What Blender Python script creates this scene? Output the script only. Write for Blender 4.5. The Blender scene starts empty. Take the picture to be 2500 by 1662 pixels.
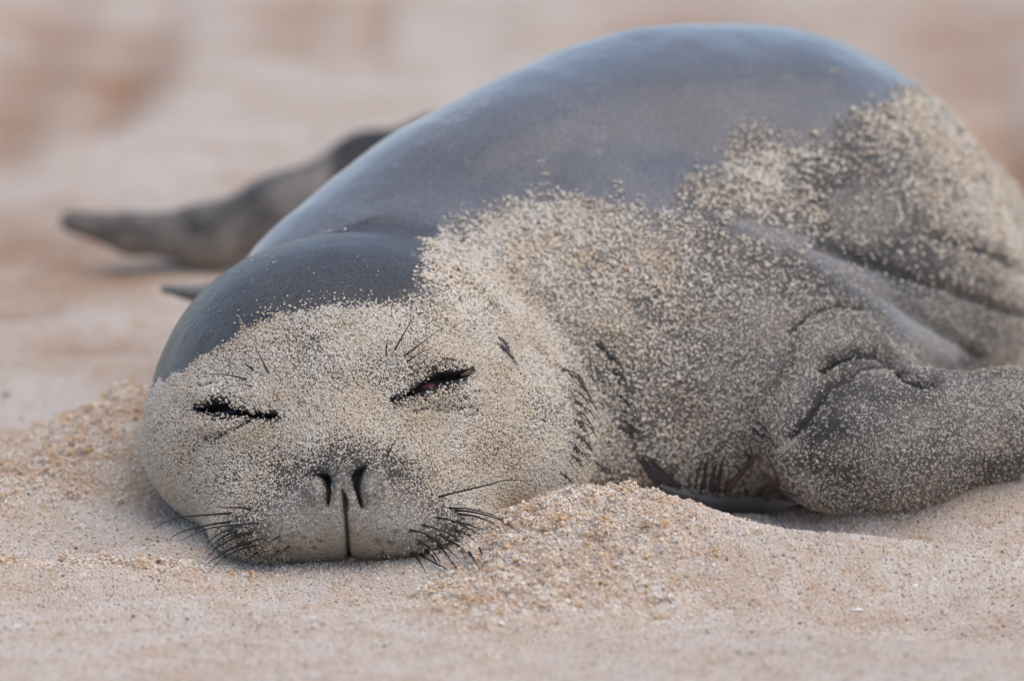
import bpy, bmesh, math, random
import numpy as np
from mathutils import Vector, Matrix

random.seed(7)
RNG = np.random.default_rng(7)
C = bpy.context.scene
COL = C.collection

# ------------------------------------------------------------------ camera, sky, sun, exposure
W, H = 1024, 680
D = 5.5                     # metres from the lens to the seal's chin
PITCH = math.radians(10.0)
FPX = D / 0.00066           # focal length in pixels
PX0, PY0 = 347.0, 566.0     # where the chin rests in the picture
UC0 = (PX0 - 512) / FPX * D
VC0 = -(PY0 - 340) / FPX * D
RIGHT = np.array([1.0, 0, 0])
UP = np.array([0, math.sin(PITCH), math.cos(PITCH)])
FWD = np.array([0, math.cos(PITCH), -math.sin(PITCH)])
CAM = -(RIGHT * UC0 + UP * VC0 + FWD * D)

cam_d = bpy.data.cameras.new('camera')
cam = bpy.data.objects.new('camera', cam_d)
COL.objects.link(cam)
cam.location = CAM
cam.rotation_euler = (math.pi / 2 - PITCH, 0, 0)
cam_d.sensor_width = 36
cam_d.lens = FPX * 36 / W
cam_d.clip_start = 0.1
cam_d.clip_end = 500
cam_d.dof.use_dof = True
cam_d.dof.focus_distance = D + 0.03
cam_d.dof.aperture_fstop = cam_d.lens / 1000 / 0.067
C.camera = cam

SUN_EL, SUN_AZ = math.radians(64), math.radians(125)   # azimuth from +Y (away from the camera) towards +X
world = bpy.data.worlds.new('World')
C.world = world
world.use_nodes = True
nt = world.node_tree
bg = nt.nodes['Background']
sky = nt.nodes.new('ShaderNodeTexSky')
sky.sky_type = 'NISHITA'
sky.sun_disc = False
sky.sun_elevation = SUN_EL
sky.sun_rotation = SUN_AZ
sky.air_density = 1.0
sky.dust_density = 1.5
sky.ozone_density = 1.0
nt.links.new(sky.outputs[0], bg.inputs[0])
bg.inputs[1].default_value = 0.15

sun_d = bpy.data.lights.new('sun', 'SUN')
sun_d.energy = 1.2
sun_d.angle = math.radians(85)
sun_d.color = (1.0, 0.89, 0.76)
sun = bpy.data.objects.new('sun', sun_d)
COL.objects.link(sun)
sd = Vector((math.sin(SUN_AZ) * math.cos(SUN_EL), math.cos(SUN_AZ) * math.cos(SUN_EL), math.sin(SUN_EL)))
sun.rotation_euler = (-sd).to_track_quat('-Z', 'Y').to_euler()

C.view_settings.view_transform = 'Standard'
C.view_settings.look = 'None'
C.view_settings.gamma = 1
C.view_settings.use_curve_mapping = False
C.view_settings.exposure = 0.47

# ------------------------------------------------------------------ survey helpers: picture <-> place
def to_cam(p):              # world -> (u right, v up, w away), origin at the chin
    return np.stack([p @ RIGHT, p @ UP, p @ FWD], -1)
def to_world(q):
    return q[..., 0:1] * RIGHT + q[..., 1:2] * UP + q[..., 2:3] * FWD
def cpt(px, py, w):         # picture position at depth w -> (u, v, w)
    z = D + w
    return np.array([(px - 512) / FPX * z - UC0, -(py - 340) / FPX * z - VC0, w])
def proj(q):
    z = D + q[..., 2]
    return np.stack([(q[..., 0] + UC0) / z * FPX + 512, -(q[..., 1] + VC0) / z * FPX + 340], -1)
def rpx(r, w):
    return r * (D + w) / FPX
def ground_pt(px, py, z=0.0):   # picture position -> world point on the level z
    d = RIGHT * (px - 512) / FPX - UP * (py - 340) / FPX + FWD
    t = (z - CAM[2]) / d[2]
    return CAM + d * t
def crop(x0, y0, s):
    return lambda *pts: [((x0 + p[0] / s) * 0.4096, (y0 + p[1] / s) * 0.40915) + tuple(p[2:]) for p in pts]
def disp(*pts):
    return [(p[0] * 0.43408, p[1] * 0.43367) + tuple(p[2:]) for p in pts]
L_EYE = crop(420, 820, 5.6)
R_EYE = crop(850, 780, 5.6)
NOSE = crop(600, 1060, 4.48)
CHEEK = crop(1000, 1100, 5.2275)
FEATH = crop(1500, 1050, 4.289)
ARM = crop(1800, 700, 3.1357)
FACE = crop(300, 700, 2.178)
NECK = crop(1300, 700, 1.9658)

# ------------------------------------------------------------------ noise
def _hash(ix, iy, iz, seed):
    h = (ix.astype(np.int64) * 374761393 + iy.astype(np.int64) * 668265263 + iz.astype(np.int64) * 2147483647 + seed * 974634541) & 0xFFFFFFFF
    h = ((h ^ (h >> 13)) * 1274126177) & 0xFFFFFFFF
    h = ((h ^ (h >> 16)) * 2246822519) & 0xFFFFFFFF
    return ((h ^ (h >> 15)) & 0xFFFFFF) / float(0xFFFFFF)
def vnoise(p, seed=0):      # value noise in [-1, 1]
    i = np.floor(p).astype(np.int64)
    f = p - i
    f = f * f * (3 - 2 * f)
    r = 0
    for dx in (0, 1):
        for dy in (0, 1):
            for dz in (0, 1):
                wgt = (f[..., 0] if dx else 1 - f[..., 0]) * (f[..., 1] if dy else 1 - f[..., 1]) * (f[..., 2] if dz else 1 - f[..., 2])
                r = r + wgt * _hash(i[..., 0] + dx, i[..., 1] + dy, i[..., 2] + dz, seed)
    return r * 2 - 1
def fbm(p, octaves=3, seed=0):
    r, a, t = 0, 1.0, 0
    for k in range(octaves):
        r = r + a * vnoise(p * (2.03 ** k), seed + k * 17)
        t += a
        a *= 0.5
    return r / t
def sstep(a, b, x):
    t = np.clip((x - a) / (b - a), 0, 1)
    return t * t * (3 - 2 * t)

# ------------------------------------------------------------------ the seal's body as one smooth solid
def rot_zy(roll, yaw):
    cr, sr = math.cos(roll), math.sin(roll)
    cy, sy = math.cos(yaw), math.sin(yaw)
    return np.array([[cr, -sr, 0], [sr, cr, 0], [0, 0, 1]]) @ np.array([[cy, 0, sy], [0, 1, 0], [-sy, 0, cy]])
def ellipsoid(q, px, py, w, rx, ry, dz, roll=0, yaw=0):
    c = cpt(px, py, w).astype(np.float32)
    R = rot_zy(math.radians(roll), math.radians(yaw)).astype(np.float32)
    l = (q - c) @ R
    r = np.array([rpx(rx, w), rpx(ry, w), dz], np.float32)
    k0 = np.sqrt(((l / r) ** 2).sum(-1))
    k1 = np.sqrt(((l / r ** 2) ** 2).sum(-1)) + 1e-6
    return k0 * (k0 - 1) / k1
def rcone(q, a, b):         # (px, py, w, radius in px) each
    pa, pb = cpt(*a[:3]).astype(np.float32), cpt(*b[:3]).astype(np.float32)
    ra, rb = rpx(a[3], a[2]), rpx(b[3], b[2])
    ba = pb - pa
    d = q - pa
    t = np.clip((d @ ba) / float(ba @ ba), 0, 1)
    return np.sqrt(((d - t[..., None] * ba) ** 2).sum(-1)) - (ra + (rb - ra) * t)
def smin(a, b, k):
    h = np.maximum(k - np.abs(a - b), 0) / k
    return np.minimum(a, b) - h * h * k * 0.25

def body_sdf(q):
    # torso: a chain from the neck over the high back, away to the hips
    f = rcone(q, (372, 358, .31, 160), (472, 318, .36, 176))
    f = smin(f, rcone(q, (472, 318, .36, 176), (574, 292, .40, 204)), .05)
    f = smin(f, rcone(q, (574, 292, .40, 204), (664, 272, .46, 222)), .05)
    f = smin(f, rcone(q, (664, 272, .46, 222), (740, 288, .48, 244)), .05)
    f = smin(f, ellipsoid(q, 756, 293, .50, 236, 248, .22), .05)
    f = smin(f, rcone(q, (760, 304, .50, 238), (848, 405, .62, 224)), .05)
    # hips curl round behind the back to the hind flippers
    f = smin(f, rcone(q, (860, 300, .75, 190), (760, 230, 1.0, 130)), .08)
    f = smin(f, rcone(q, (760, 230, 1.0, 130), (560, 180, 1.17, 62)), .08)
    f = smin(f, rcone(q, (560, 180, 1.17, 62), (440, 158, 1.17, 40)), .05)
    # neck and chest between the head and the near flipper
    f = smin(f, rcone(q, (476, 374, .25, 152), (640, 372, .30, 172)), .05)
    f = smin(f, rcone(q, (640, 372, .30, 172), (760, 392, .34, 165)), .06)
    # shoulder and near fore flipper
    f = smin(f, ellipsoid(q, 812, 402, .24, 118, 92, .10, roll=-18), .05)
    arm = rcone(q, (838, 438, .17, 74), (905, 438, .155, 58))
    arm = smin(arm, rcone(q, (905, 438, .155, 58), (1010, 424, .17, 47)), .04)
    arm = smin(arm, rcone(q, (1010, 424, .17, 47), (1150, 415, .20, 36)), .03)
    f = smin(f, arm, .012)
    # head
    h = ellipsoid(q, 350, 380, .17, 190, 148, .15, roll=4)
    h = smin(h, ellipsoid(q, 354, 450, .135, 206, 106, .125), .045)
    h = smin(h, ellipsoid(q, 480, 432, .18, 110, 95, .11, roll=-20), .05)
    m = ellipsoid(q, 346, 501, .062, 118, 60, .092)
    m = smin(m, ellipsoid(q, 288, 523, .045, 76, 40, .062, roll=8), .02)
    m = smin(m, ellipsoid(q, 410, 522, .042, 78, 41, .062, roll=-8), .02)
    m = smin(m, ellipsoid(q, 341, 478, .030, 52, 36, .055), .025)
    h = smin(h, m, .035)
    f = smin(f, h, .018)
    # far flippers: tip of the right fore flipper and the hind flippers
    hind = rcone(q, (440, 152, 1.16, 34), (368, 170, 1.13, 34))
    hind = smin(hind, rcone(q, (368, 170, 1.13, 34), (282, 214, 1.09, 36)), .02)
    hind = smin(hind, rcone(q, (282, 214, 1.09, 36), (205, 236, 1.07, 29)), .02)
    hind = smin(hind, rcone(q, (205, 236, 1.07, 29), (130, 233, 1.06, 20)), .015)
    hind = smin(hind, rcone(q, (130, 233, 1.06, 20), (70, 221, 1.05, 11)), .01)
    f = smin(f, hind, .02)
    fore = rcone(q, (300, 296, .60, 22), (215, 297, .58, 12))
    fore = smin(fore, rcone(q, (215, 297, .58, 12), (160, 288, .57, 4)), .01)
    f = smin(f, fore, .015)
    return f

def surface_nets(lo, hi, h):
    n = [int(math.ceil((hi[k] - lo[k]) / h)) + 1 for k in range(3)]
    ax = [np.arange(n[k], dtype=np.float32) * h + lo[k] for k in range(3)]
    F = np.empty(n, np.float32)
    for i in range(0, n[0], 16):
        g = np.stack(np.meshgrid(ax[0][i:i + 16], ax[1], ax[2], indexing='ij'), -1)
        F[i:i + 16] = body_sdf(g)
    S = F < 0
    m = [k - 1 for k in n]
    cnt = np.zeros(m, np.int16)
    acc = np.zeros(m + [3], np.float32)
    corners = [(a, b, c) for a in (0, 1) for b in (0, 1) for c in (0, 1)]
    sl = lambda o: tuple(slice(o[k], o[k] + m[k]) for k in range(3))
    for o in corners:
        for k in range(3):
            if o[k]:
                continue
            o2 = list(o); o2[k] = 1
            a, b = F[sl(o)], F[sl(o2)]
            x = S[sl(o)] != S[sl(o2)]
            t = np.zeros_like(a)
            t[x] = a[x] / (a[x] - b[x])
            cnt += x
            for j in range(3):
                acc[..., j] += np.where(x, (t if j == k else o[j]), 0)
    act = cnt > 0
    idx = -np.ones(m, np.int64)
    ii = np.argwhere(act)
    idx[act] = np.arange(len(ii))
    V = np.array(lo, np.float32) + (ii + acc[act] / cnt[act][:, None]) * h
    quads = []
    for k in range(3):
        a, b = [j for j in range(3) if j != k]
        s0 = [slice(1, m[j]) for j in range(3)]; s0[k] = slice(0, m[k])
        s1 = list(s0); s1[k] = slice(1, m[k] + 1)
        x = S[tuple(s0)] != S[tuple(s1)]
        pos = np.argwhere(x)
        off = np.ones(3, int); off[k] = 0
        pos = pos + off
        inside = S[pos[:, 0], pos[:, 1], pos[:, 2]]
        def cell(da, db):
            p = pos.copy(); p[:, a] -= da; p[:, b] -= db
            return idx[p[:, 0], p[:, 1], p[:, 2]]
        qd = np.stack([cell(1, 1), cell(0, 1), cell(0, 0), cell(1, 0)], -1)
        flip = ~inside if k != 1 else inside
        qd[flip] = qd[flip][:, ::-1]
        quads.append(qd)
    return V, np.concatenate(quads)

def grad(q, e=8e-4):
    f0 = body_sdf(q)
    g = np.stack([body_sdf(q + np.array(d, np.float32) * e) - f0 for d in ((1, 0, 0), (0, 1, 0), (0, 0, 1))], -1) / e
    return f0, g
def settle(q, it=2):
    for _ in range(it):
        f0, g = grad(q)
        q = q - f0[:, None] * g / np.maximum((g ** 2).sum(-1, keepdims=True), .3)
    return q.astype(np.float32)

# strokes in the picture: distance to a chain of tapered segments (px)
def stroke(P, pts):
    best = np.full(len(P), 1e9)
    for a, b in zip(pts[:-1], pts[1:]):
        A, B = np.array(a[:2]), np.array(b[:2])
        wa, wb = (a[2] if len(a) > 2 else 0), (b[2] if len(b) > 2 else 0)
        d = B - A
        t = np.clip(((P - A) @ d) / (d @ d + 1e-9), 0, 1)
        r = np.sqrt(((P - A - t[:, None] * d) ** 2).sum(-1)) - (wa + (wb - wa) * t)
        best = np.minimum(best, r)
    return best
def inside_poly(P, poly):
    x, y = P[:, 0], P[:, 1]
    r = np.zeros(len(P), bool)
    n = len(poly)
    for i in range(n):
        x0, y0 = poly[i][:2]; x1, y1 = poly[(i + 1) % n][:2]
        c = ((y0 > y) != (y1 > y)) & (x < (x1 - x0) * (y - y0) / ((y1 - y0) + 1e-9) + x0)
        r ^= c
    return r

LEFT_SLIT = L_EYE((360, 1015, 2), (520, 1020, 9), (640, 1010, 16), (760, 1015, 15), (880, 1040, 9), (1050, 1075, 6), (1250, 1095, 6), (1420, 1105, 3))
LEFT_SLIT = [(a, b, c * .0731 * 5.6 / 5.6 * 5.6 / 5.6) for a, b, c in LEFT_SLIT]
RIGHT_SLIT = R_EYE((600, 1110, 10), (780, 1055, 32), (930, 985, 48), (1070, 900, 78), (1230, 850, 88), (1400, 820, 52), (1530, 785, 40), (1640, 730, 10))
RIGHT_SLIT = [(a, b, c * .0731 * .64) for a, b, c in RIGHT_SLIT]
LEFT_SLIT = L_EYE((370, 1010, 10), (520, 1020, 45), (640, 1005, 85), (760, 1010, 80), (880, 1050, 52), (1050, 1085, 34), (1250, 1095, 38), (1410, 1100, 28))
LEFT_SLIT = [(a, b, c * .0731 * .64) for a, b, c in LEFT_SLIT]
NOSTRIL_L = [(a, b, c * .125) for a, b, c in NOSE((690, 400, 4), (790, 405, 16), (862, 440, 30), (893, 520, 20), (905, 620, 10), (890, 770, 8))]
NOSTRIL_R = [(a, b, c * .125) for a, b, c in NOSE((1330, 300, 10), (1255, 380, 34), (1212, 470, 32), (1212, 560, 20), (1228, 650, 9), (1272, 790, 7))]
PHILTRUM = [(a, b, c * .0913) for a, b, c in NOSE((1060, 620, 6), (1085, 700, 20), (1090, 790, 22), (1095, 900, 10), (1110, 1100, 9), (1120, 1300, 9), (1140, 1450, 16))]
GROOVES = []      # (points, depth m, half width px)
for pts, dp, wd in (
    (R_EYE((960, 1060), (1080, 1140), (1250, 1190), (1450, 1175), (1600, 1100)), .0014, 1.8),
    (R_EYE((900, 1260), (1050, 1215), (1200, 1245), (1400, 1250), (1560, 1215), (1690, 1190)), .0020, 2.2),
    (R_EYE((1240, 590), (1400, 615), (1500, 630)), .0007, 1.5),
    (R_EYE((1400, 1110), (1550, 1080), (1680, 1020), (1820, 990)), .0007, 1.5),
    (R_EYE((1600, 1330), (1720, 1290), (1800, 1150)), .0008, 1.8),
    (L_EYE((490, 1380), (640, 1390), (800, 1330), (950, 1260), (1080, 1180)), .0020, 2.2),
    (L_EYE((430, 1420), (540, 1450), (700, 1440)), .0008, 1.8),
    (L_EYE((430, 700), (520, 690), (600, 640)), .0012, 2.0),
    (NOSE((640, 520), (700, 525), (760, 600), (770, 660)), .0012, 1.4),
    (NOSE((760, 740), (830, 750), (890, 780)), .0008, 1.2), (NOSE((700, 800), (780, 790), (860, 825)), .0006, 1.2),
    (NOSE((1260, 700), (1330, 690), (1420, 700)), .0006, 1.2), (NOSE((1280, 770), (1400, 780), (1600, 770)), .0006, 1.2),
    (NOSE((1310, 860), (1500, 880), (1680, 880)), .0005, 1.2), (NOSE((1310, 900), (1305, 1080)), .0005, 1.0), (NOSE((1370, 930), (1375, 1120)), .0004, 1.0),
    # neck folds
    (disp((1180, 640), (1260, 700), (1330, 800), (1390, 900), (1450, 990), (1470, 1060)), .003, 9),
    (disp((1230, 790), (1290, 860), (1330, 950), (1330, 1040), (1300, 1110)), .0025, 7),
    (disp((1460, 700), (1560, 760), (1640, 840)), .002, 14),
    # shoulder and armpit
    (ARM((400, 330), (560, 190), (740, 130), (850, 140), (960, 165)), .007, 2.8),
    (ARM((100, 1010), (200, 830), (330, 640), (450, 400)), .004, 7),
    (ARM((650, 610), (760, 530), (900, 490), (1080, 500), (1200, 570), (1300, 680), (1440, 720), (1520, 700)), .016, 5),
    (ARM((880, 670), (960, 620), (1100, 600), (1200, 620)), .002, 3),
    (ARM((400, 1150), (520, 1020), (600, 880), (700, 760), (840, 680)), .004, 5),
    # flank wrinkles
    (disp((1880, 560), (1990, 600), (2110, 640), (2230, 680), (2359, 730)), .007, 4.5),
    (disp((1960, 640), (2060, 690), (2170, 760), (2260, 820)), .006, 4),
    (disp((2150, 540), (2250, 570), (2359, 630)), .004, 6),
    (disp((1800, 420), (1900, 450), (2020, 470), (2140, 520)), .002, 12),
):
    GROOVES.append((pts, dp, wd))
# lid bulges and pads: (px, py, rx, ry, height m)
BUMPS = [
    (*R_EYE((1330, 1020))[0], 32, 12, .0070), (*R_EYE((1250, 650))[0], 36, 13, .006), (*R_EYE((1000, 560))[0], 40, 20, .003),
    (*L_EYE((680, 1230))[0], 32, 12, .0070), (*L_EYE((700, 830))[0], 36, 13, .006),
    (*NOSE((770, 590))[0], 12, 15, .0085), (*NOSE((1370, 560))[0], 16, 18, .0085), (*NOSE((1060, 470))[0], 9, 22, .005),
    (*NOSE((985, 900))[0], 8, 22, .0018), (*NOSE((1190, 900))[0], 8, 22, .0018),
    (*NOSE((560, 400))[0], 20, 22, -.005), (*NOSE((1650, 380))[0], 22, 24, -.005), (*NOSE((1060, 230))[0], 40, 14, -.002), (300, 530, 40, 20, .004), (400, 530, 40, 20, .004),
    (290, 455, 40, 30, -.004), (395, 448, 42, 30, -.003), (335, 400, 34, 60, .004),
]
for a in np.linspace(-1, 1, 0):
    pass

print('[seal] nets')
V, Q = surface_nets((-.34, -.12, -.06), (.58, .42, 1.45), .0065)
V = settle(V, 3)
me = bpy.data.meshes.new('seal_body')
bm = bmesh.new()
def to_bmesh(V, Q):
    m = bpy.data.meshes.new('t')
    m.from_pydata(V.tolist(), [], Q.tolist())
    return m
me.from_pydata(V.tolist(), [], Q.tolist())
bm.from_mesh(me)
def refine(bm, test):
    bm.verts.ensure_lookup_table()
    co = np.array([v.co[:] for v in bm.verts], np.float32)
    flag = test(co)
    es = [e for e in bm.edges if flag[e.verts[0].index] or flag[e.verts[1].index]]
    bmesh.ops.subdivide_edges(bm, edges=es, cuts=1, use_grid_fill=True)
    bm.verts.index_update()
    co = np.array([v.co[:] for v in bm.verts], np.float32)
    co = settle(co, 2)
    for v, c in zip(bm.verts, co.tolist()):
        v.co = c
def near(co):
    _, g = grad(co)
    return (co[:, 2] < .62) & (g[:, 2] < .45 * np.linalg.norm(g, axis=1)) & (co[:, 1] > -.03)
def head_zone(co):
    P = proj(co)
    _, g = grad(co)
    return (((P[:, 0] - 360) / 225) ** 2 + ((P[:, 1] - 420) / 160) ** 2 < 1) & (co[:, 2] < .2) & (g[:, 2] < .3)
def fine_zone(co):
    P = proj(co)
    r = np.minimum(stroke(P, LEFT_SLIT), stroke(P, RIGHT_SLIT)) < 14
    r |= np.minimum(np.minimum(stroke(P, NOSTRIL_L), stroke(P, NOSTRIL_R)), stroke(P, PHILTRUM)) < 9
    return r & (co[:, 2] < .2)
refine(bm, near)
ARM_LINES = [g for g in GROOVES if g[0][0][0] > 720 and g[0][0][1] > 280]
def arm_zone(co):
    P = proj(co)
    r = np.full(len(co), 1e9)
    for pts, dp, wd in ARM_LINES:
        r = np.minimum(r, stroke(P, pts))
    return (r < 12) & (co[:, 2] < .5)
refine(bm, head_zone)
refine(bm, arm_zone)
refine(bm, fine_zone)
bmesh.ops.triangulate(bm, faces=[f for f in bm.faces if len(f.verts) > 4])
bmesh.ops.recalc_face_normals(bm, faces=bm.faces)
bm.to_mesh(me)
bm.free()
n = len(me.vertices)
q = np.empty(n * 3, np.float32); me.vertices.foreach_get('co', q); q = q.reshape(-1, 3)
_, g = grad(q)
nrm = g / np.linalg.norm(g, axis=1, keepdims=True)
P = proj(q)
facing = sstep(.25, -.1, nrm[:, 2]) * sstep(.75, .6, q[:, 2])
dsp = np.zeros(n)
for k, (pts, dp, wd) in enumerate(GROOVES):
    d = stroke(P, pts)
    x = d / wd
    dsp -= dp * (np.exp(-x * x) - (.28 if k < 16 else 0) * np.exp(-((np.abs(x) - 2.0) / .9) ** 2))
for bx, by, rx, ry, hh in BUMPS:
    dsp += hh * np.exp(-((P[:, 0] - bx) / rx) ** 2 - ((P[:, 1] - by) / ry) ** 2)
slit_l, slit_r = stroke(P, LEFT_SLIT), stroke(P, RIGHT_SLIT)
nos = np.minimum(stroke(P, NOSTRIL_L), stroke(P, NOSTRIL_R))
phil = stroke(P, PHILTRUM)
slit = np.minimum(slit_l, slit_r)
dsp -= .0075 * sstep(1.2, -2.2, slit)
dsp += .0012 * np.exp(-((slit - 3.5) / 2.5) ** 2)
dsp -= .008 * sstep(1.2, -2.0, nos)
dsp -= .0036 * np.exp(-(np.maximum(nos, 0) / 4.5) ** 2)
dsp -= .0042 * sstep(1.6, -1.2, phil)
dsp -= .0022 * np.exp(-(np.maximum(phil, 0) / 6) ** 2)
qn = q.astype(np.float64)
dsp += .0035 * fbm(qn * 11, 2, 3) * sstep(.1, .3, q[:, 2]) + .0007 * fbm(qn * 60, 3, 5) + .0009 * fbm(np.stack([(qn[:, 0] * .85 + qn[:, 1] * .53) * 9, (qn[:, 1] * .85 - qn[:, 0] * .53) * 70, qn[:, 2] * 20], -1), 2, 8) * sstep(.25, .4, q[:, 2])
q2 = q + nrm * (dsp * facing)[:, None].astype(np.float32)
wld = to_world(q2.astype(np.float64))

# ------------------------------------------------------------------ where sand sticks
EDGE = disp((330, 905), (378, 880), (430, 850), (500, 800), (570, 760), (640, 730), (720, 718), (800, 712), (880, 700), (950, 705), (965, 660), (985, 600), (965, 575)) + \
       disp((1010, 540), (1080, 512), (1180, 482), (1260, 462), (1350, 470), (1420, 478), (1500, 490), (1580, 480), (1550, 450), (1600, 410), (1670, 370), (1700, 310), (1740, 290), (1780, 310), (1840, 345), (1900, 330), (1960, 270), (2030, 235), (2110, 205), (2200, 240), (2420, 420), (2420, 1400), (200, 1400), (300, 905))
jit = np.stack([fbm(qn * 130, 3, 11), fbm(qn * 130, 3, 23)], -1) * 11 + np.stack([fbm(qn * 28, 2, 31), fbm(qn * 28, 2, 37)], -1) * 9
jit = jit * np.where(P[:, :1] < 415, .45, 1.0)
inside = 0
for k, (ox, oy) in enumerate(((0, 0), (5, 3), (-4, 6), (3, -6), (-6, -3), (0, 10), (8, -2))):
    kk = np.where(P[:, :1] < 400, .5, 1.5)
    inside = inside + inside_poly(P + jit + np.array([[ox, oy]]) * kk, EDGE).astype(float) / 7
inside = inside ** 1.5
FIELD = [  # px, py, r, coverage
    (345, 370, 70, 1.0), (250, 380, 60, 1.0), (460, 340, 60, 1.0), (180, 440, 50, .95), (340, 430, 50, 1.05), (530, 430, 50, 1.0), (460, 450, 50, 1.0), (250, 460, 40, 1.0),
    (340, 462, 26, .42), (302, 480, 26, .3), (385, 480, 26, .3), (275, 495, 22, .45), (345, 500, 22, .12), (330, 540, 24, .06), (365, 540, 24, .06), (300, 530, 24, .2), (400, 530, 24, .2), (420, 505, 24, .5), (270, 510, 24, .45), (440, 535, 22, .35), (250, 535, 22, .35), (225, 405, 24, .75), (430, 375, 26, .75), (425, 350, 24, .7), (200, 470, 30, .8), (168, 490, 36, .95), (195, 525, 24, .8), (150, 450, 30, 1.0), (520, 400, 30, .8),
    (510, 260, 60, .95), (600, 240, 60, .68), (470, 280, 40, .95), (560, 330, 50, .8), (640, 290, 40, .62), (640, 380, 50, .45), (570, 400, 20, .6), (600, 440, 26, .55), (690, 330, 50, .3), (720, 260, 40, .22), (700, 420, 60, .32), (660, 450, 40, .42), (760, 350, 40, .16), (740, 300, 40, .25),
    (800, 330, 40, .17), (800, 440, 60, .18), (880, 430, 50, .15), (980, 420, 60, .16), (760, 470, 40, .38), (860, 350, 40, .12), (900, 300, 30, .05), (830, 258, 26, .08), (790, 235, 24, .16), (870, 285, 20, .02),
    (750, 170, 50, .36), (790, 190, 40, .42), (840, 150, 40, .2), (900, 130, 40, .34), (960, 200, 50, .36), (860, 210, 40, .14), (900, 250, 40, .12), (1000, 270, 40, .25), (960, 340, 40, .08), (1000, 340, 30, .12), (740, 210, 30, .3), (700, 200, 26, .26), (940, 290, 26, .1),
]
num, den = np.zeros(n), np.zeros(n) + 1e-9
for fx, fy, fr, fv in FIELD:
    wgt = np.exp(-(((P[:, 0] - fx) ** 2 + (P[:, 1] - fy) ** 2) / fr ** 2)) + 1e-7
    num += wgt * fv; den += wgt
cover = num / den * inside
cover *= np.clip(.9 + (.75 - .4 * sstep(560, 680, P[:, 0]) * sstep(230, 330, P[:, 1])) * fbm(qn * 40, 4, 41), .2, 1.25)
band = stroke(P, [(695, 212), (740, 222), (790, 238), (835, 262), (875, 288), (915, 325), (950, 350)])
bare_band = np.exp(-(np.maximum(band, 0) / 13) ** 2) * sstep(690, 760, P[:, 0])
grey = np.exp(-(((P[:, 0] - 868) / 48) ** 2 + ((P[:, 1] - 212) / 34) ** 2) ** 2)
grey = np.maximum(grey, np.exp(-(((P[:, 0] - 950) / 60) ** 2 + ((P[:, 1] - 320) / 40) ** 2) ** 2) * .6)
flankz = (q[:, 2] < .9) * sstep(690, 740, P[:, 0])
ragged = .5 + .9 * fbm(qn * 55, 3, 131)
cover *= (1 - .92 * bare_band * np.clip(ragged + .55, 0, 1)) * (1 - .75 * grey * np.clip(ragged + .4, 0, 1))
tri = np.exp(-(((P[:, 0] - 765) / 36) ** 2 + ((P[:, 1] - 170 - .5 * (P[:, 0] - 765)) / 34) ** 2) ** 2)
edge_b = np.exp(-(np.maximum(stroke(P, [(905, 100), (950, 150), (990, 215), (1024, 270)]), 0) / 28) ** 2)
cover = np.maximum(cover, inside * flankz * np.maximum(.62 * tri, .58 * edge_b) * np.clip(.55 + 1.1 * ragged, .2, 1.3) * .75)
armz = sstep(740, 800, P[:, 0]) * sstep(330, 370, P[:, 1]) * (q[:, 2] < .4)
cover *= 1 - armz * (1 - np.clip(.75 + 1.1 * fbm(qn * np.array([22, 45, 30]), 3, 97), .15, 1.1))
ARM_MAIN = [k for k, g_ in enumerate(GROOVES) if g_[1] == .016][0]
# sand rubbed off inside creases and openings
cover *= sstep(-1.0, 8.0, slit + 3.5 * fbm(qn * 250, 2, 77)) * sstep(.5, 2.5, nos) * sstep(0, 2.5, phil)
for k, (pts, dp, wd) in enumerate(GROOVES):
    cover *= 1 - (.9 if k < 16 else (.25 if wd >= 7 else .95)) * np.exp(-(stroke(P, pts) / (wd * (.8 if k < 16 else .85))) ** 2)
def blob(px, py, rx, ry):
    return np.exp(-((P[:, 0] - px) / rx) ** 2 - ((P[:, 1] - py) / ry) ** 2) * (q[:, 2] < .2)
lids = np.maximum(blob(*R_EYE((1260, 985))[0], 19, 6.5), blob(*L_EYE((690, 1135))[0], 15, 5.0))
lids = np.maximum(lids, .8 * np.maximum(blob(*R_EYE((1150, 720))[0], 22, 5), blob(*L_EYE((640, 890))[0], 15, 4)))
pads = np.maximum(blob(*NOSE((770, 620))[0], 10, 13), blob(*NOSE((1330, 600))[0], 11, 16))
pads = np.maximum(pads, blob(*NOSE((1050, 600))[0], 10, 14))
cover *= (1 - .5 * lids) * (1 - .30 * np.exp(-(np.maximum(slit, 0) / 13) ** 2))
muzzle = np.exp(-(((P[:, 0] - 346) / 92) ** 2 + ((P[:, 1] - 545) / 62) ** 2) ** 2) * (q[:, 2] < .2)
nosez = np.exp(-(((P[:, 0] - 350) / 94) ** 2 + ((P[:, 1] - 473 - .10 * np.abs(P[:, 0] - 350)) / 38) ** 2) ** 2) * (q[:, 2] < .2)
cover *= 1 - .90 * muzzle
bare = np.exp(-(np.maximum(nos, 0) / 6) ** 2) * .8
cover = cover * (1 - nosez) + nosez * .17 * np.clip(.9 + 1.4 * fbm(qn * 70, 3, 44), .1, 1.6) * (1 - bare) * sstep(.5, 2.5, nos) * sstep(0, 2.5, phil)
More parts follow.
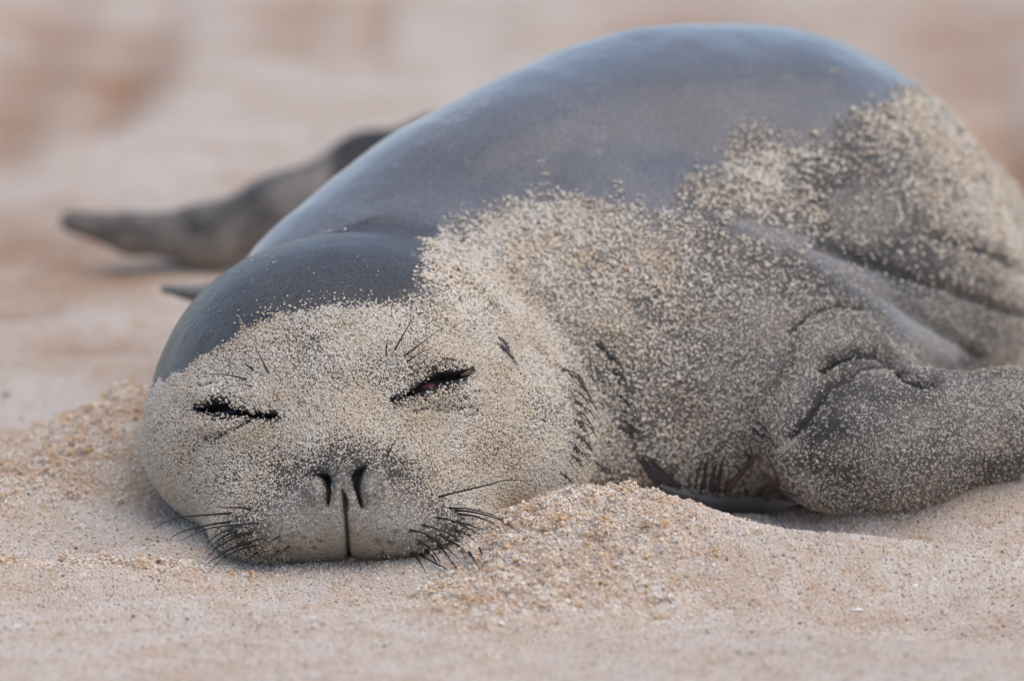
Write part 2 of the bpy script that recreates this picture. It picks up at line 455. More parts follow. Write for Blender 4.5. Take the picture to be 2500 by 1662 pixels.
# short combed strokes along the neck folds where wet hair shows
HAIR_STROKES = []
for base in (NECK((180, 400), (215, 470), (230, 520), (235, 570), (225, 640), (215, 720), (210, 780)), NECK((1060, 640), (1050, 680), (1090, 700), (1000, 780)), NECK((280, 230), (300, 270), (330, 300), (360, 330)), NECK((130, 380), (170, 410), (185, 450), (190, 490), (185, 530), (190, 580), (195, 630), (180, 690), (170, 740), (175, 800), (130, 890)),
             NECK((380, 400), (400, 450), (410, 520), (430, 580), (430, 640), (420, 680)), NECK((270, 820), (300, 840)), FACE((1985, 265), (1985, 300), (1995, 320))):
    for bx, by in base:
        L = random.uniform(14, 24)
        HAIR_STROKES.append([(bx, by, .5), (bx + L * .55, by + L * .35, 1.5), (bx + L * .95, by + L * .95, .3)])
hair = np.full(n, 1e9)
for s in HAIR_STROKES:
    hair = np.minimum(hair, stroke(P, s))
cover *= sstep(-.8, .9, hair)
vis = sstep(.8, .5, nrm[:, 2]) * (q[:, 2] < .95) * (q[:, 1] > -.03)
cover = np.clip(cover * vis, 0, 1.1)
hindz = sstep(.9, 1.0, q[:, 2]) * (P[:, 0] < 330)
neckf = sstep(.95, 1.35, ((P[:, 0] - 350) / 205) ** 2 + ((P[:, 1] - 445) / 150) ** 2) * sstep(880, 700, P[:, 0])
lowb = sstep(620, 760, P[:, 0]) * sstep(250, 330, P[:, 1]) * (q[:, 2] < .5)
farb = sstep(760, 1000, P[:, 0]) * sstep(330, 200, P[:, 1])
dust = np.clip(np.maximum(cover * (.40 + .85 * farb + .45 * neckf) * (1 - .6 * nosez), .30 * lowb * inside * vis * np.clip(.9 + .8 * fbm(qn * 50, 3, 83), .2, 1.4) * np.clip(cover * 6, .1, 1)), 0, 1)
dust = np.maximum(dust, inside * flankz * np.maximum(.26 * bare_band, .30 * grey))
dust = np.maximum(dust, .10 * np.exp(-(((P[:, 0] - 470) * .85 + (P[:, 1] - 112) * -.53) / 45) ** 2 - (((P[:, 0] - 470) * .53 + (P[:, 1] - 112) * .85) / 7) ** 2))
cover *= 1 - .85 * pads
dust = np.maximum(dust, .42 * pads * sstep(.3, 2.5, nos) * sstep(0, 2, phil))
dust = np.maximum(dust, .60 * muzzle * sstep(0, 3, phil) * sstep(0, 3, nos))
dust = np.maximum(dust, hindz * .5 * np.clip(.30 + .7 * fbm(qn * 30, 3, 71) + .45 * sstep(225, 250, P[:, 1]), 0, 1))
spots = np.full(n, 1e9)
for bx, by in NOSE((510, 1080), (580, 1210), (740, 1205), (640, 1085), (350, 1270), (470, 1270), (230, 1110), (380, 1140), (60, 1050), (160, 1250), (270, 1000), (820, 1130), (1440, 1130), (1575, 1140), (1740, 1180), (1890, 1160), (1980, 1270), (1500, 1280), (1800, 1035), (1640, 1040), (1950, 995), (1810, 1300), (1760, 885), (2110, 910), (1510, 1330), (1650, 1320), (2120, 1220), (2080, 1120), (2200, 1020)):
    spots = np.minimum(spots, np.hypot((P[:, 0] - bx) / 1.3, P[:, 1] - by))
spots = np.where(q[:, 2] < .15, spots, 1e9)
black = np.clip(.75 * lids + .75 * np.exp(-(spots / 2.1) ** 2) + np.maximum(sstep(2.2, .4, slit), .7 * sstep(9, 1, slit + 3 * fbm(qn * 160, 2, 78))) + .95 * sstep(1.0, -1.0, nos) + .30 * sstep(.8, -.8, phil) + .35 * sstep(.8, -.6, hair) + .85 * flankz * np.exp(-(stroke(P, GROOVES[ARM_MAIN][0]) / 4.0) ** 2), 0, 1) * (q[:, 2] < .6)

for k, p in enumerate(wld):
    pass
me.vertices.foreach_set('co', wld.astype(np.float32).ravel())
for nm, arr in (('dust', dust), ('black', black), ('pale', np.maximum(muzzle * (1 - .8 * nosez), .55 * pads * sstep(.3, 2.5, nos))), ('dry', np.maximum(np.maximum(np.clip(inside * 1.2 - .1, 0, 1) * (1 - .8 * bare_band * flankz), black), np.maximum((q[:, 2] > .95) * 1.0, .75 * sstep(1.25, .95, ((P[:, 0] - 350) / 205) ** 2 + ((P[:, 1] - 385) / 165) ** 2) * (q[:, 2] < .24))))):
    a = me.attributes.new(nm, 'FLOAT', 'POINT')
    a.data.foreach_set('value', arr.astype(np.float32))
me.polygons.foreach_set('use_smooth', np.ones(len(me.polygons), bool))
me.update()
print('[seal] verts', n, 'faces', len(me.polygons))

def link(name, mesh, mat, parent=None, **props):
    o = bpy.data.objects.new(name, mesh)
    COL.objects.link(o)
    if mat and not mesh.materials:
        mesh.materials.append(mat)
    if parent:
        o.parent = parent
    for k, v in props.items():
        o[k] = v
    return o

# ------------------------------------------------------------------ materials
def mat(name):
    m = bpy.data.materials.new(name)
    m.use_nodes = True
    return m, m.node_tree.nodes, m.node_tree.links, m.node_tree.nodes['Principled BSDF']
def ramp(nodes, stops, interp='LINEAR'):
    r = nodes.new('ShaderNodeValToRGB')
    r.color_ramp.interpolation = interp
    e = r.color_ramp.elements
    while len(e) < len(stops):
        e.new(0.5)
    for x, (p, c) in zip(e, stops):
        x.position = p
        x.color = (*c, 1) if len(c) == 3 else c
    return r
def mathn(nodes, links, op, a, b=None, clamp=False):
    m = nodes.new('ShaderNodeMath'); m.operation = op; m.use_clamp = clamp
    for i, v in enumerate((a, b)):
        if v is None: continue
        if isinstance(v, (int, float)): m.inputs[i].default_value = v
        else: links.new(v, m.inputs[i])
    return m.outputs[0]
def mixc(nodes, links, f, a, b, mode='MIX'):
    m = nodes.new('ShaderNodeMix'); m.data_type = 'RGBA'; m.blend_type = mode
    for s, v in ((m.inputs[0], f), (m.inputs[6], a), (m.inputs[7], b)):
        if isinstance(v, (int, float)): s.default_value = v
        elif isinstance(v, tuple): s.default_value = (*v, 1)
        else: links.new(v, s)
    return m.outputs[2]
def noise(nodes, links, vec, scale, detail=3, rough=.5, dist=0):
    t = nodes.new('ShaderNodeTexNoise')
    t.inputs['Scale'].default_value = scale; t.inputs['Detail'].default_value = detail
    t.inputs['Roughness'].default_value = rough; t.inputs['Distortion'].default_value = dist
    if vec is not None: links.new(vec, t.inputs['Vector'])
    return t
def voronoi(nodes, links, vec, scale, feature='F1'):
    t = nodes.new('ShaderNodeTexVoronoi'); t.feature = feature
    t.inputs['Scale'].default_value = scale
    links.new(vec, t.inputs['Vector'])
    return t

GRAIN_STOPS = [(0.0, (.56, .475, .395)), (.30, (.65, .572, .49)), (.55, (.72, .65, .575)), (.74, (.62, .495, .39)), (.86, (.77, .715, .65)), (.93, (.55, .33, .17)), (.955, (.36, .32, .28)), (.992, (.11, .09, .08))]
SAND_STOPS = GRAIN_STOPS

# seal skin: short wet fur, dusted where sand sticks
skin, N, Lk, B = mat('wet_grey_fur')
tc = N.new('ShaderNodeTexCoord')
ob = tc.outputs['Object']
wob = noise(N, Lk, ob, 14, 2, .5)
wv = N.new('ShaderNodeVectorMath'); wv.operation = 'MULTIPLY_ADD'; Lk.new(wob.outputs['Color'], wv.inputs[0]); wv.inputs[1].default_value = (.03, .03, .03); Lk.new(ob, wv.inputs[2])
m0 = N.new('ShaderNodeMapping'); m0.inputs['Rotation'].default_value = (0, math.radians(58), math.radians(-12)); Lk.new(wv.outputs[0], m0.inputs['Vector'])
mp = N.new('ShaderNodeMapping'); mp.inputs['Scale'].default_value = (110, 620, 620)
Lk.new(m0.outputs[0], mp.inputs['Vector'])
furn = noise(N, Lk, mp.outputs[0], 1.0, 3, .6, .2)
fur = ramp(N, [(.36, (0, 0, 0)), (.64, (1, 1, 1))]); Lk.new(furn.outputs[0], fur.inputs[0])
big = noise(N, Lk, ob, 9, 4, .55)
mid = noise(N, Lk, ob, 60, 4, .6)
c0 = ramp(N, [(.33, (.042, .039, .037)), (.66, (.088, .082, .077))]); Lk.new(big.outputs[0], c0.inputs[0])
ady = N.new('ShaderNodeAttribute'); ady.attribute_name = 'dry'
c0d = ramp(N, [(.33, (.125, .112, .105)), (.66, (.205, .187, .176))]); Lk.new(big.outputs[0], c0d.inputs[0])
c00 = mixc(N, Lk, ady.outputs['Fac'], c0d.outputs[0], c0.outputs[0])
c1 = mixc(N, Lk, mathn(N, Lk, 'MULTIPLY', mid.outputs[0], .30), c00, (.105, .099, .094))
ap = N.new('ShaderNodeAttribute'); ap.attribute_name = 'pale'
c1 = mixc(N, Lk, mathn(N, Lk, 'MULTIPLY', ap.outputs['Fac'], .8), c1, (.235, .225, .185))
c2 = mixc(N, Lk, mathn(N, Lk, 'MULTIPLY', fur.outputs[0], .85), c1, mixc(N, Lk, 1.0, c1, (.34, .34, .34), 'MULTIPLY'))
vg = voronoi(N, Lk, ob, 900)
rg = N.new('ShaderNodeSeparateColor'); Lk.new(vg.outputs['Color'], rg.inputs[0])
gcol = ramp(N, [(p, c) for p, c in SAND_STOPS]); Lk.new(rg.outputs[0], gcol.inputs[0])
ad = N.new('ShaderNodeAttribute'); ad.attribute_name = 'dust'
ab = N.new('ShaderNodeAttribute'); ab.attribute_name = 'black'
spk = mathn(N, Lk, 'LESS_THAN', rg.outputs[1], mathn(N, Lk, 'MULTIPLY', ad.outputs['Fac'], .75))
soft = mathn(N, Lk, 'MULTIPLY', ad.outputs['Fac'], .72)
dustf = mathn(N, Lk, 'MAXIMUM', mathn(N, Lk, 'MULTIPLY', spk, .68), soft)
c3 = mixc(N, Lk, dustf, c2, gcol.outputs[0])
c4 = mixc(N, Lk, mathn(N, Lk, 'MULTIPLY', ab.outputs['Fac'], .88), c3, (.012, .011, .012))
Lk.new(c4, B.inputs['Base Color'])
rr = N.new('ShaderNodeMapRange'); rr.inputs[3].default_value = .34; rr.inputs[4].default_value = .80
Lk.new(dustf, rr.inputs[0]); Lk.new(rr.outputs[0], B.inputs['Roughness'])
B.inputs['Specular IOR Level'].default_value = .6
cw = mathn(N, Lk, 'MULTIPLY', mathn(N, Lk, 'SUBTRACT', .8, mathn(N, Lk, 'MULTIPLY', dustf, 1.5), True), mathn(N, Lk, 'SUBTRACT', 1.0, ady.outputs['Fac'], True))
Lk.new(mathn(N, Lk, 'SUBTRACT', .55, mathn(N, Lk, 'MULTIPLY', ady.outputs['Fac'], .38)), B.inputs['Specular IOR Level'])
Lk.new(cw, B.inputs['Coat Weight'])
B.inputs['Coat Roughness'].default_value = .26
Lk.new(mathn(N, Lk, 'MULTIPLY', mathn(N, Lk, 'SUBTRACT', 1.0, ady.outputs['Fac'], True), .38), B.inputs['Sheen Weight'])
B.inputs['Sheen Roughness'].default_value = .45
B.inputs['Sheen Tint'].default_value = (.92, .96, 1, 1)
bp = N.new('ShaderNodeBump'); bp.inputs['Strength'].default_value = .9; bp.inputs['Distance'].default_value = .0008
Lk.new(fur.outputs[0], bp.inputs['Height'])
bp2 = N.new('ShaderNodeBump'); bp2.inputs['Strength'].default_value = .5; bp2.inputs['Distance'].default_value = .0012
Lk.new(mathn(N, Lk, 'MULTIPLY', spk, mathn(N, Lk, 'SUBTRACT', 1.0, vg.outputs['Distance'])), bp2.inputs['Height'])
Lk.new(bp.outputs[0], bp2.inputs['Normal'])
Lk.new(bp2.outputs[0], B.inputs['Normal'])

# loose grains
def grain_mat(name, stops, rough=.75, patch=None):
    m, N, Lk, B = mat(name)
    oi = N.new('ShaderNodeObjectInfo')
    r = ramp(N, stops); Lk.new(oi.outputs['Random'], r.inputs[0])
    g = N.new('ShaderNodeNewGeometry')
    nz = noise(N, Lk, g.outputs['Position'], 25, 3)
    t = ramp(N, [(.32, (.92, .84, .75)), (.60, (1.0, 1.0, 1.0))]); Lk.new(nz.outputs[0], t.inputs[0])
    Lk.new(mixc(N, Lk, 1.0, r.outputs[0], t.outputs[0], 'MULTIPLY'), B.inputs['Base Color'])
    if patch:
        n4 = noise(N, Lk, g.outputs['Position'], 110, 3, .6)
        t4 = ramp(N, [(.40, patch), (.56, (1, 1, 1))]); Lk.new(n4.outputs[0], t4.inputs[0])
        Lk.new(mixc(N, Lk, 1.0, mixc(N, Lk, 1.0, r.outputs[0], t.outputs[0], 'MULTIPLY'), t4.outputs[0], 'MULTIPLY'), B.inputs['Base Color'])
    B.inputs['Roughness'].default_value = rough
    B.inputs['Subsurface Weight'].default_value = 0
    return m
grain = grain_mat('sand_grain', GRAIN_STOPS)
coat = grain_mat('stuck_sand_grain', [(0.0, (.50, .44, .36)), (.25, (.59, .527, .44)), (.6, (.66, .598, .51)), (.85, (.60, .51, .39)), (.93, (.71, .655, .575)), (.975, (.52, .34, .19)), (.992, (.2, .17, .15))])
crumb = grain_mat('damp_sand_crumb', [(0, (.76, .68, .58)), (.35, (.84, .78, .69)), (.7, (.80, .71, .60)), (.93, (.64, .50, .36)), (.985, (.50, .30, .17)), (1, (.74, .70, .64))], patch=(.90, .72, .53))

# beach sand
sand, N, Lk, B = mat('beach_sand')
tc = N.new('ShaderNodeTexCoord'); ob = tc.outputs['Object']
v1 = voronoi(N, Lk, ob, 800)
s1 = N.new('ShaderNodeSeparateColor'); Lk.new(v1.outputs['Color'], s1.inputs[0])
r1 = ramp(N, SAND_STOPS); Lk.new(s1.outputs[0], r1.inputs[0])
n1 = noise(N, Lk, ob, 7, 4, .6)
n2 = noise(N, Lk, ob, 55, 4, .6)
t1 = ramp(N, [(.37, (.87, .78, .69)), (.57, (1, 1, 1))]); Lk.new(n1.outputs[0], t1.inputs[0])
t2 = ramp(N, [(.34, (.90, .81, .72)), (.54, (1, 1, 1))]); Lk.new(n2.outputs[0], t2.inputs[0])
aw = N.new('ShaderNodeAttribute'); aw.attribute_name = 'damp'  # damp of the heaps, plus shade painted into hollows and bank
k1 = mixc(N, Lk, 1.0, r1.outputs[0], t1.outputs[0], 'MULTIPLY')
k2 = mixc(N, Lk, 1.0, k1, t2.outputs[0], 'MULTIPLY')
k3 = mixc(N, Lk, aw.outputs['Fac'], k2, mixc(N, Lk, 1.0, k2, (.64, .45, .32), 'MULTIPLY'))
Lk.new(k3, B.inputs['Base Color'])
B.inputs['Roughness'].default_value = .85
B.inputs['Specular IOR Level'].default_value = .25
b1 = N.new('ShaderNodeBump'); b1.inputs['Strength'].default_value = .8; b1.inputs['Distance'].default_value = .0012
Lk.new(mathn(N, Lk, 'SUBTRACT', 1.0, v1.outputs['Distance']), b1.inputs['Height'])
b2 = N.new('ShaderNodeBump'); b2.inputs['Strength'].default_value = .5; b2.inputs['Distance'].default_value = .004
n3 = noise(N, Lk, ob, 140, 4, .65)
Lk.new(n3.outputs[0], b2.inputs['Height']); Lk.new(b1.outputs[0], b2.inputs['Normal'])
Lk.new(b2.outputs[0], B.inputs['Normal'])

# ------------------------------------------------------------------ the beach
def gp(px, py):
    p = ground_pt(px, py)
    return p[0], p[1]
RIDGES = []   # (x, y, sx, sy, height, rotation)
def bump(px, py, sx, sy, h, rot=0):
    x, y = gp(px, py)
    RIDGES.append((x, y, sx, sy, h, math.radians(rot)))
bump(580, 562, .060, .072, .034)
bump(690, 560, .060, .050, .022)
bump(760, 580, .060, .040, .014)
bump(520, 585, .040, .060, .010)
bump(140, 468, .036, .085, .034, 0)
bump(70, 492, .040, .070, .018, 0)
bump(0, 515, .050, .060, .008, 0)
bump(60, 575, .130, .018, .014, 3)
bump(190, 588, .060, .020, .006, -6)
bump(350, 582, .110, .040, -.013, 0)
bump(175, 545, .045, .045, .012, 0)
bump(800, 530, .050, .050, -.010)
bump(970, 582, .130, .018, .024, 5)
bump(840, 576, .05, .018, .010, -6)
bump(780, 624, .06, .016, .009, -8)
bump(860, 648, .05, .016, .008, -8)
bump(900, 660, .06, .016, .012, -8)
bump(1000, 676, .06, .016, .014, -6)
bump(930, 545, .10, .030, -.014, 0)
bump(70, 545, .10, .018, -.007, 0)
bump(1010, 508, .070, .034, .036, 0)
bump(930, 512, .045, .030, .014, 0)
bump(960, 618, .090, .040, -.016, 0)
bump(780, 650, .160, .040, .008, 0)
bump(200, 400, .20, .25, .018, 0)
bump(200, 262, .30, .16, .014, 0)
CLUMP = [(*gp(578, 580), .080, .085), (*gp(500, 596), .05, .06), (*gp(110, 472), .08, .08), (*gp(50, 568), .10, .022), (*gp(10, 505), .07, .06)]
COARSE_SHADE = [(*gp(980, 510), .12, .05), (*gp(820, 530), .06, .05), (*gp(960, 605), .085, .055), (*gp(1010, 560), .06, .05)]  # one coarse darker patch; the rest paints shade on bank and hollows
HOLLOWS = []
for px, py, sx, sy, h in ((104, 117, .030, .075, -.034), (122, 60, .035, .10, -.024), (155, 74, .03, .07, -.014), (20, 75, .06, .30, -.014), (60, 12, .04, .12, -.012), (165, 28, .03, .10, -.008), (10, 130, .04, .2, -.01), (965, 45, .09, .3, -.02), (1012, 150, .035, .20, -.04), (60, 275, .06, .05, -.018), (115, 300, .05, .04, -.016), (40, 240, .05, .04, .012), (90, 340, .05, .03, .012), (25, 320, .05, .06, -.012), (100, 360, .05, .05, -.01), (290, 10, .05, .2, -.01), (375, 20, .018, .05, -.01), (20, 250, .08, .2, -.02), (60, 290, .1, .12, .02), (700, 20, .1, .3, -.01), (540, 30, .08, .25, .01)):
    x, y = gp(px, py)
    HOLLOWS.append((x, y, sx, sy, h))
def height(x, y):
    z = np.zeros_like(x)
    for cx, cy, sx, sy, h, r in RIDGES:
        dx, dy = x - cx, y - cy
        a = dx * math.cos(r) + dy * math.sin(r); b = -dx * math.sin(r) + dy * math.cos(r)
        z += h * np.exp(-.5 * ((a / sx) ** 2 + (b / sy) ** 2))
    for cx, cy, sx, sy, h in HOLLOWS:
        z += h * np.exp(-((x - cx) / sx) ** 2 - ((y - cy) / sy) ** 2)
    p = np.stack([x, y, np.zeros_like(x)], -1)
    z += .010 * fbm(p * 3.2, 3, 51) + .0035 * fbm(p * np.array([14, 9, 1]), 3, 57)
    cl = clump(x, y)
    z += cl * (.0065 * fbm(p * 48, 3, 61) + .0075 * np.abs(fbm(p * 120, 3, 67))) + .0008 * fbm(p * 120, 2, 63)
    # the seal's weight presses a bed
    return z
def clump(x, y):
    c = np.zeros_like(x)
    for cx, cy, sx, sy in CLUMP:
        c = np.maximum(c, np.exp(-((x - cx) / sx) ** 2 - ((y - cy) / sy) ** 2))
    return np.clip(c * 1.6, 0, 1)
Z0 = float(height(np.array([0.0]), np.array([.02]))[0])
def axis(lo, hi, step, far_lo, far_hi):
    a = list(np.arange(lo, hi, step))
    s = step
    up = [a[-1]]
    while up[-1] < far_hi:
        s *= 1.18; up.append(up[-1] + s)
    s = step; dn = [a[0]]
    while dn[-1] > far_lo:
        s *= 1.18; dn.append(dn[-1] - s)
    return np.array(dn[:0:-1] + a + up[1:])
gx = axis(-.34, .56, .0025, -120, 120)
gy = axis(-.62, .62, .0036, -40, 260)
X, Y = np.meshgrid(gx, gy, indexing='ij')
Zg = height(X, Y) - Z0
gv = np.stack([X, Y, Zg], -1).reshape(-1, 3)
nx, ny = X.shape
I = np.arange(nx * ny).reshape(nx, ny)
gq = np.stack([I[:-1, :-1], I[1:, :-1], I[1:, 1:], I[:-1, 1:]], -1).reshape(-1, 4)
gm = bpy.data.meshes.new('beach')
gm.vertices.add(len(gv)); gm.vertices.foreach_set('co', gv.astype(np.float32).ravel())
gm.loops.add(gq.size); gm.loops.foreach_set('vertex_index', gq.astype(np.int32).ravel())
gm.polygons.add(len(gq)); gm.polygons.foreach_set('loop_start', np.arange(0, gq.size, 4, dtype=np.int32)); gm.polygons.foreach_set('loop_total', np.full(len(gq), 4, np.int32))
gm.polygons.foreach_set('use_smooth', np.ones(len(gq), bool))
gm.update(calc_edges=True)
damp = np.zeros(len(gv))  # carries real damp on the heaps and painted shade elsewhere
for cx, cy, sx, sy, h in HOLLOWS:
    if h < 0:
        damp += min(1.2, .45 + 20 * abs(h)) * np.exp(-((gv[:, 0] - cx) / sx) ** 2 - ((gv[:, 1] - cy) / sy) ** 2)  # browner colour imitates shade and bounced light inside each hollow
for cx, cy, sx, sy in COARSE_SHADE:
    damp += .45 * np.exp(-((gv[:, 0] - cx) / sx) ** 2 - ((gv[:, 1] - cy) / sy) ** 2) * np.clip(.6 + fbm(np.stack([gv[:, 0], gv[:, 1], 0 * gv[:, 0]], -1) * 60, 3, 93), 0, 1.2)  # coarse sand tone, with shade of bank and hollows put into the colour
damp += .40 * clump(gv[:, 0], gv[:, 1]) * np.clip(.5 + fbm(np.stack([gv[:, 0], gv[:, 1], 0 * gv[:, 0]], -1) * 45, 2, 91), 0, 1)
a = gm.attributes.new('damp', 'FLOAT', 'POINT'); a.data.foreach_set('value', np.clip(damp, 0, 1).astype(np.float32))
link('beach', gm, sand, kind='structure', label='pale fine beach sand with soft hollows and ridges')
def ground_z(x, y):
    return height(np.atleast_1d(np.asarray(x, float)), np.atleast_1d(np.asarray(y, float))) - Z0

# ------------------------------------------------------------------ the seal as an object
seal = bpy.data.objects.new('seal', None)
COL.objects.link(seal)
seal['label'] = 'dark grey seal dozing on the beach with its face caked in sand'
seal['category'] = 'seal'
link('body', me, skin, seal)

front = np.where((nrm[:, 2] < .25) & (q[:, 2] < .9))[0]
Pf, qf, nf, q2f = P[front], q[front].astype(float), nrm[front].astype(float), q2[front].astype(float)
def on_seal(px, py, rad=5, raw=False):
    """nearest visible skin point under a picture position: (u,v,w), normal, or None"""
    d = (Pf[:, 0] - px) ** 2 + (Pf[:, 1] - py) ** 2
    k = np.where(d < rad * rad)[0]
    if len(k) == 0:
        return None
    wv = qf[k, 2]
    k = k[wv < wv.min() + .02]
    wt = np.exp(-d[k] / (rad * .5) ** 2)[:, None]
    c = ((qf if raw else q2f)[k] * wt).sum(0) / wt.sum()
    nn = (nf[k] * wt).sum(0); nn /= np.linalg.norm(nn)
    return cpt(px, py, c[2]), nn
def on_ground(px, py):
    d = RIGHT * (px - 512) / FPX - UP * (py - 340) / FPX + FWD
    ts = np.linspace(4.6, 9.5, 2000)
    pts = CAM + ts[:, None] * d
    below = pts[:, 2] < ground_z(pts[:, 0], pts[:, 1])
    if not below.any():
        return None
    return pts[np.argmax(below)]
def to_w(c):
    return to_world(np.asarray(c, float)[None])[0]

def mesh_from(name, verts, faces, smooth=True):
    m = bpy.data.meshes.new(name)
    m.from_pydata([tuple(map(float, v)) for v in verts], [], faces)
    if smooth:
        m.polygons.foreach_set('use_smooth', np.ones(len(m.polygons), bool))
    m.update()
    return m
def spline(pts, n):         # Catmull-Rom through world points
    pts = [np.asarray(p, float) for p in pts]
    if len(pts) == 2:
        pts = [pts[0], (pts[0] + pts[1]) / 2, pts[1]]
    p = [2 * pts[0] - pts[1]] + pts + [2 * pts[-1] - pts[-2]]
    out = []
    m = len(pts) - 1
    for k in range(n + 1):
        x = k / n * m
        i = min(int(x), m - 1); t = x - i
        a, b, c, d = p[i], p[i + 1], p[i + 2], p[i + 3]
        out.append(.5 * ((2 * b) + (c - a) * t + (2 * a - 5 * b + 4 * c - d) * t * t + (3 * b - a - 3 * c + d) * t ** 3))
    return out
def tube(name, pts, r0, r1, n=12, sides=6, flat=None, prof=None):
    path = spline(pts, n)
    V_, F_ = [], []
    for k, c in enumerate(path):
        t = path[min(k + 1, n)] - path[max(k - 1, 0)]
        t = t / (np.linalg.norm(t) + 1e-12)
        a = np.cross(t, FWD if flat is None else flat); a /= np.linalg.norm(a) + 1e-12
        b = np.cross(t, a)
        s = k / n
        r = prof(s) if prof else r0 + (r1 - r0) * s
        rb = r if flat is None else min(r, .0006)
        for j in range(sides):
            th = 2 * math.pi * j / sides
            V_.append(c + a * r * math.cos(th) + b * rb * math.sin(th))
    for k in range(n):
        for j in range(sides):
            j2 = (j + 1) % sides
            F_.append((k * sides + j, k * sides + j2, (k + 1) * sides + j2, (k + 1) * sides + j))
    F_.append(tuple(range(sides))[::-1]); F_.append(tuple(n * sides + j for j in range(sides)))
    return mesh_from(name, V_, F_)

# eyes: a wet dark ball behind each half-closed slit, the pink third lid showing in the near one
def plain(name, col, rough, spec=.5):
    m, N, Lk, B = mat(name)
    tc = N.new('ShaderNodeTexCoord')
    nz = noise(N, Lk, tc.outputs['Object'], 300, 3)
    Lk.new(mixc(N, Lk, nz.outputs[0], tuple(c * .8 for c in col), tuple(c * 1.2 for c in col)), B.inputs['Base Color'])
    B.inputs['Roughness'].default_value = rough
    B.inputs['Specular IOR Level'].default_value = spec
    return m
eye_m = plain('wet_black_eye', (.010, .009, .011), .22, .35)
lid_m = plain('pink_inner_lid', (.13, .04, .045), .5, .2)
def ball(name, center, r, mat_, parent, squash=(1, 1, 1)):
    bm = bmesh.new()
    bmesh.ops.create_uvsphere(bm, u_segments=28, v_segments=18, radius=r)
    for v in bm.verts:
        v.co = Vector((v.co.x * squash[0], v.co.y * squash[1], v.co.z * squash[2])) + Vector(center)
    m = bpy.data.meshes.new(name); bm.to_mesh(m); bm.free()
    m.polygons.foreach_set('use_smooth', np.ones(len(m.polygons), bool))
    return link(name, m, mat_, parent)
for (ex, ey), r in ((L_EYE((700, 1030))[0], .0125), (R_EYE((1230, 850))[0], .014)):
    c, nn = on_seal(ex, ey, 9, raw=True)
    eye = ball('eye', to_w(c - nn * (r + .0028)), r, eye_m, seal)
    if r > .013:
        lx, ly = R_EYE((1130, 905))[0]
        cl, n2_ = on_seal(lx, ly, 7, raw=True)
        ball('inner_eyelid', to_w(cl - n2_ * .0048), .0050, lid_m, eye, (1.3, .8, .75))

# whiskers, brow hairs, lashes
whisk_m = plain('dark_whisker', (.018, .014, .012), .5, .3)
pale_m = plain('pale_hair', (.55, .50, .42), .45)
def hair_path(pts, lift0, lift1):
    if len(pts) > 2:
        pts = [tuple(p[:2]) for p in spline([(p[0], p[1], 0) for p in pts], 11)]
    out, lastw = [], None
    m = len(pts)
    root = on_seal(*pts[0][:2], 6)
    rw = root[0][2]
    for k, (px, py) in enumerate(pts):
        t = k / (m - 1)
        w = rw if lastw is None else lastw
        s = on_seal(px, py, 6)
        if s is not None: w = min(w, s[0][2]) if k else s[0][2]
        w2 = w - (lift0 + (lift1 - lift0) * t)
        gpt = on_ground(px, py)
        if gpt is not None:
            gw = gpt @ FWD
            w2 = min(w2, gw - .008)
        lastw = w
        out.append(to_w(cpt(px, py, w2)))
    return out
def add_hair(name, pts, r0, l0=-.001, l1=.006, m=None, n=14):
    return link(name, tube(name, hair_path(pts, l0, l1), r0, r0 * .22, n), m or whisk_m, seal)
WHISKERS = [
    # near cheek
    CHEEK((365, 590), (700, 505), (1000, 435), (1200, 380), (1400, 375), (1560, 395)),
    CHEEK((500, 735), (700, 735), (900, 775), (1100, 835), (1300, 950), (1560, 1110)),
    CHEEK((570, 760), (760, 775), (950, 815), (1150, 880), (1350, 1010), (1540, 1140)),
    CHEEK((610, 805), (800, 830), (960, 880), (1100, 950), (1280, 1070)),
    CHEEK((350, 850), (550, 895), (720, 975), (850, 1040), (950, 1110)),
    CHEEK((540, 900), (700, 930), (850, 980), (960, 1010)),
    CHEEK((160, 945), (330, 990), (500, 1060), (620, 1140), (700, 1215)),
    CHEEK((580, 1010), (680, 1040), (740, 1080), (830, 1150)),
    CHEEK((0, 1010), (200, 1060), (350, 1150), (470, 1240), (540, 1300)),
    CHEEK((90, 1140), (220, 1210), (320, 1310), (380, 1420), (390, 1470)),
    CHEEK((510, 1150), (610, 1210), (680, 1310), (730, 1440)),
    CHEEK((360, 1210), (450, 1290), (510, 1380), (535, 1450)),
    CHEEK((760, 1290), (830, 1400), (890, 1500)),
    CHEEK((190, 1260), (290, 1340), (350, 1430), (370, 1480)),
    CHEEK((20, 1290), (90, 1370), (150, 1450), (210, 1560)),
    CHEEK((540, 1420), (580, 1470), (620, 1530)),
    CHEEK((890, 1230), (910, 1290), (925, 1330)),
    # far cheek
    FACE((575, 1203), (480, 1210), (380, 1218), (300, 1225), (220, 1255), (160, 1290)),
    FACE((680, 1185), (620, 1172), (560, 1175), (500, 1170)),
    FACE((575, 1248), (480, 1262), (390, 1280), (320, 1300), (270, 1325), (245, 1350)),
    FACE((720, 1258), (600, 1265), (480, 1280), (390, 1310), (320, 1345)),
    FACE((590, 1285), (520, 1310), (470, 1345), (440, 1385)),
    FACE((600, 1300), (540, 1325), (490, 1360), (455, 1395)),
    FACE((680, 1303), (600, 1318), (530, 1350), (480, 1380)),
    FACE((615, 1328), (560, 1350), (510, 1375), (470, 1400)),
    FACE((745, 1335), (660, 1360), (590, 1385), (520, 1410)),
    FACE((640, 1355), (590, 1385), (550, 1410)),
    FACE((835, 1325), (790, 1350), (755, 1375)),
    FACE((890, 1375), (860, 1400), (830, 1425)),
    FACE((830, 1400), (805, 1430), (780, 1455)),
    FACE((720, 1410), (690, 1430), (660, 1450)),
]
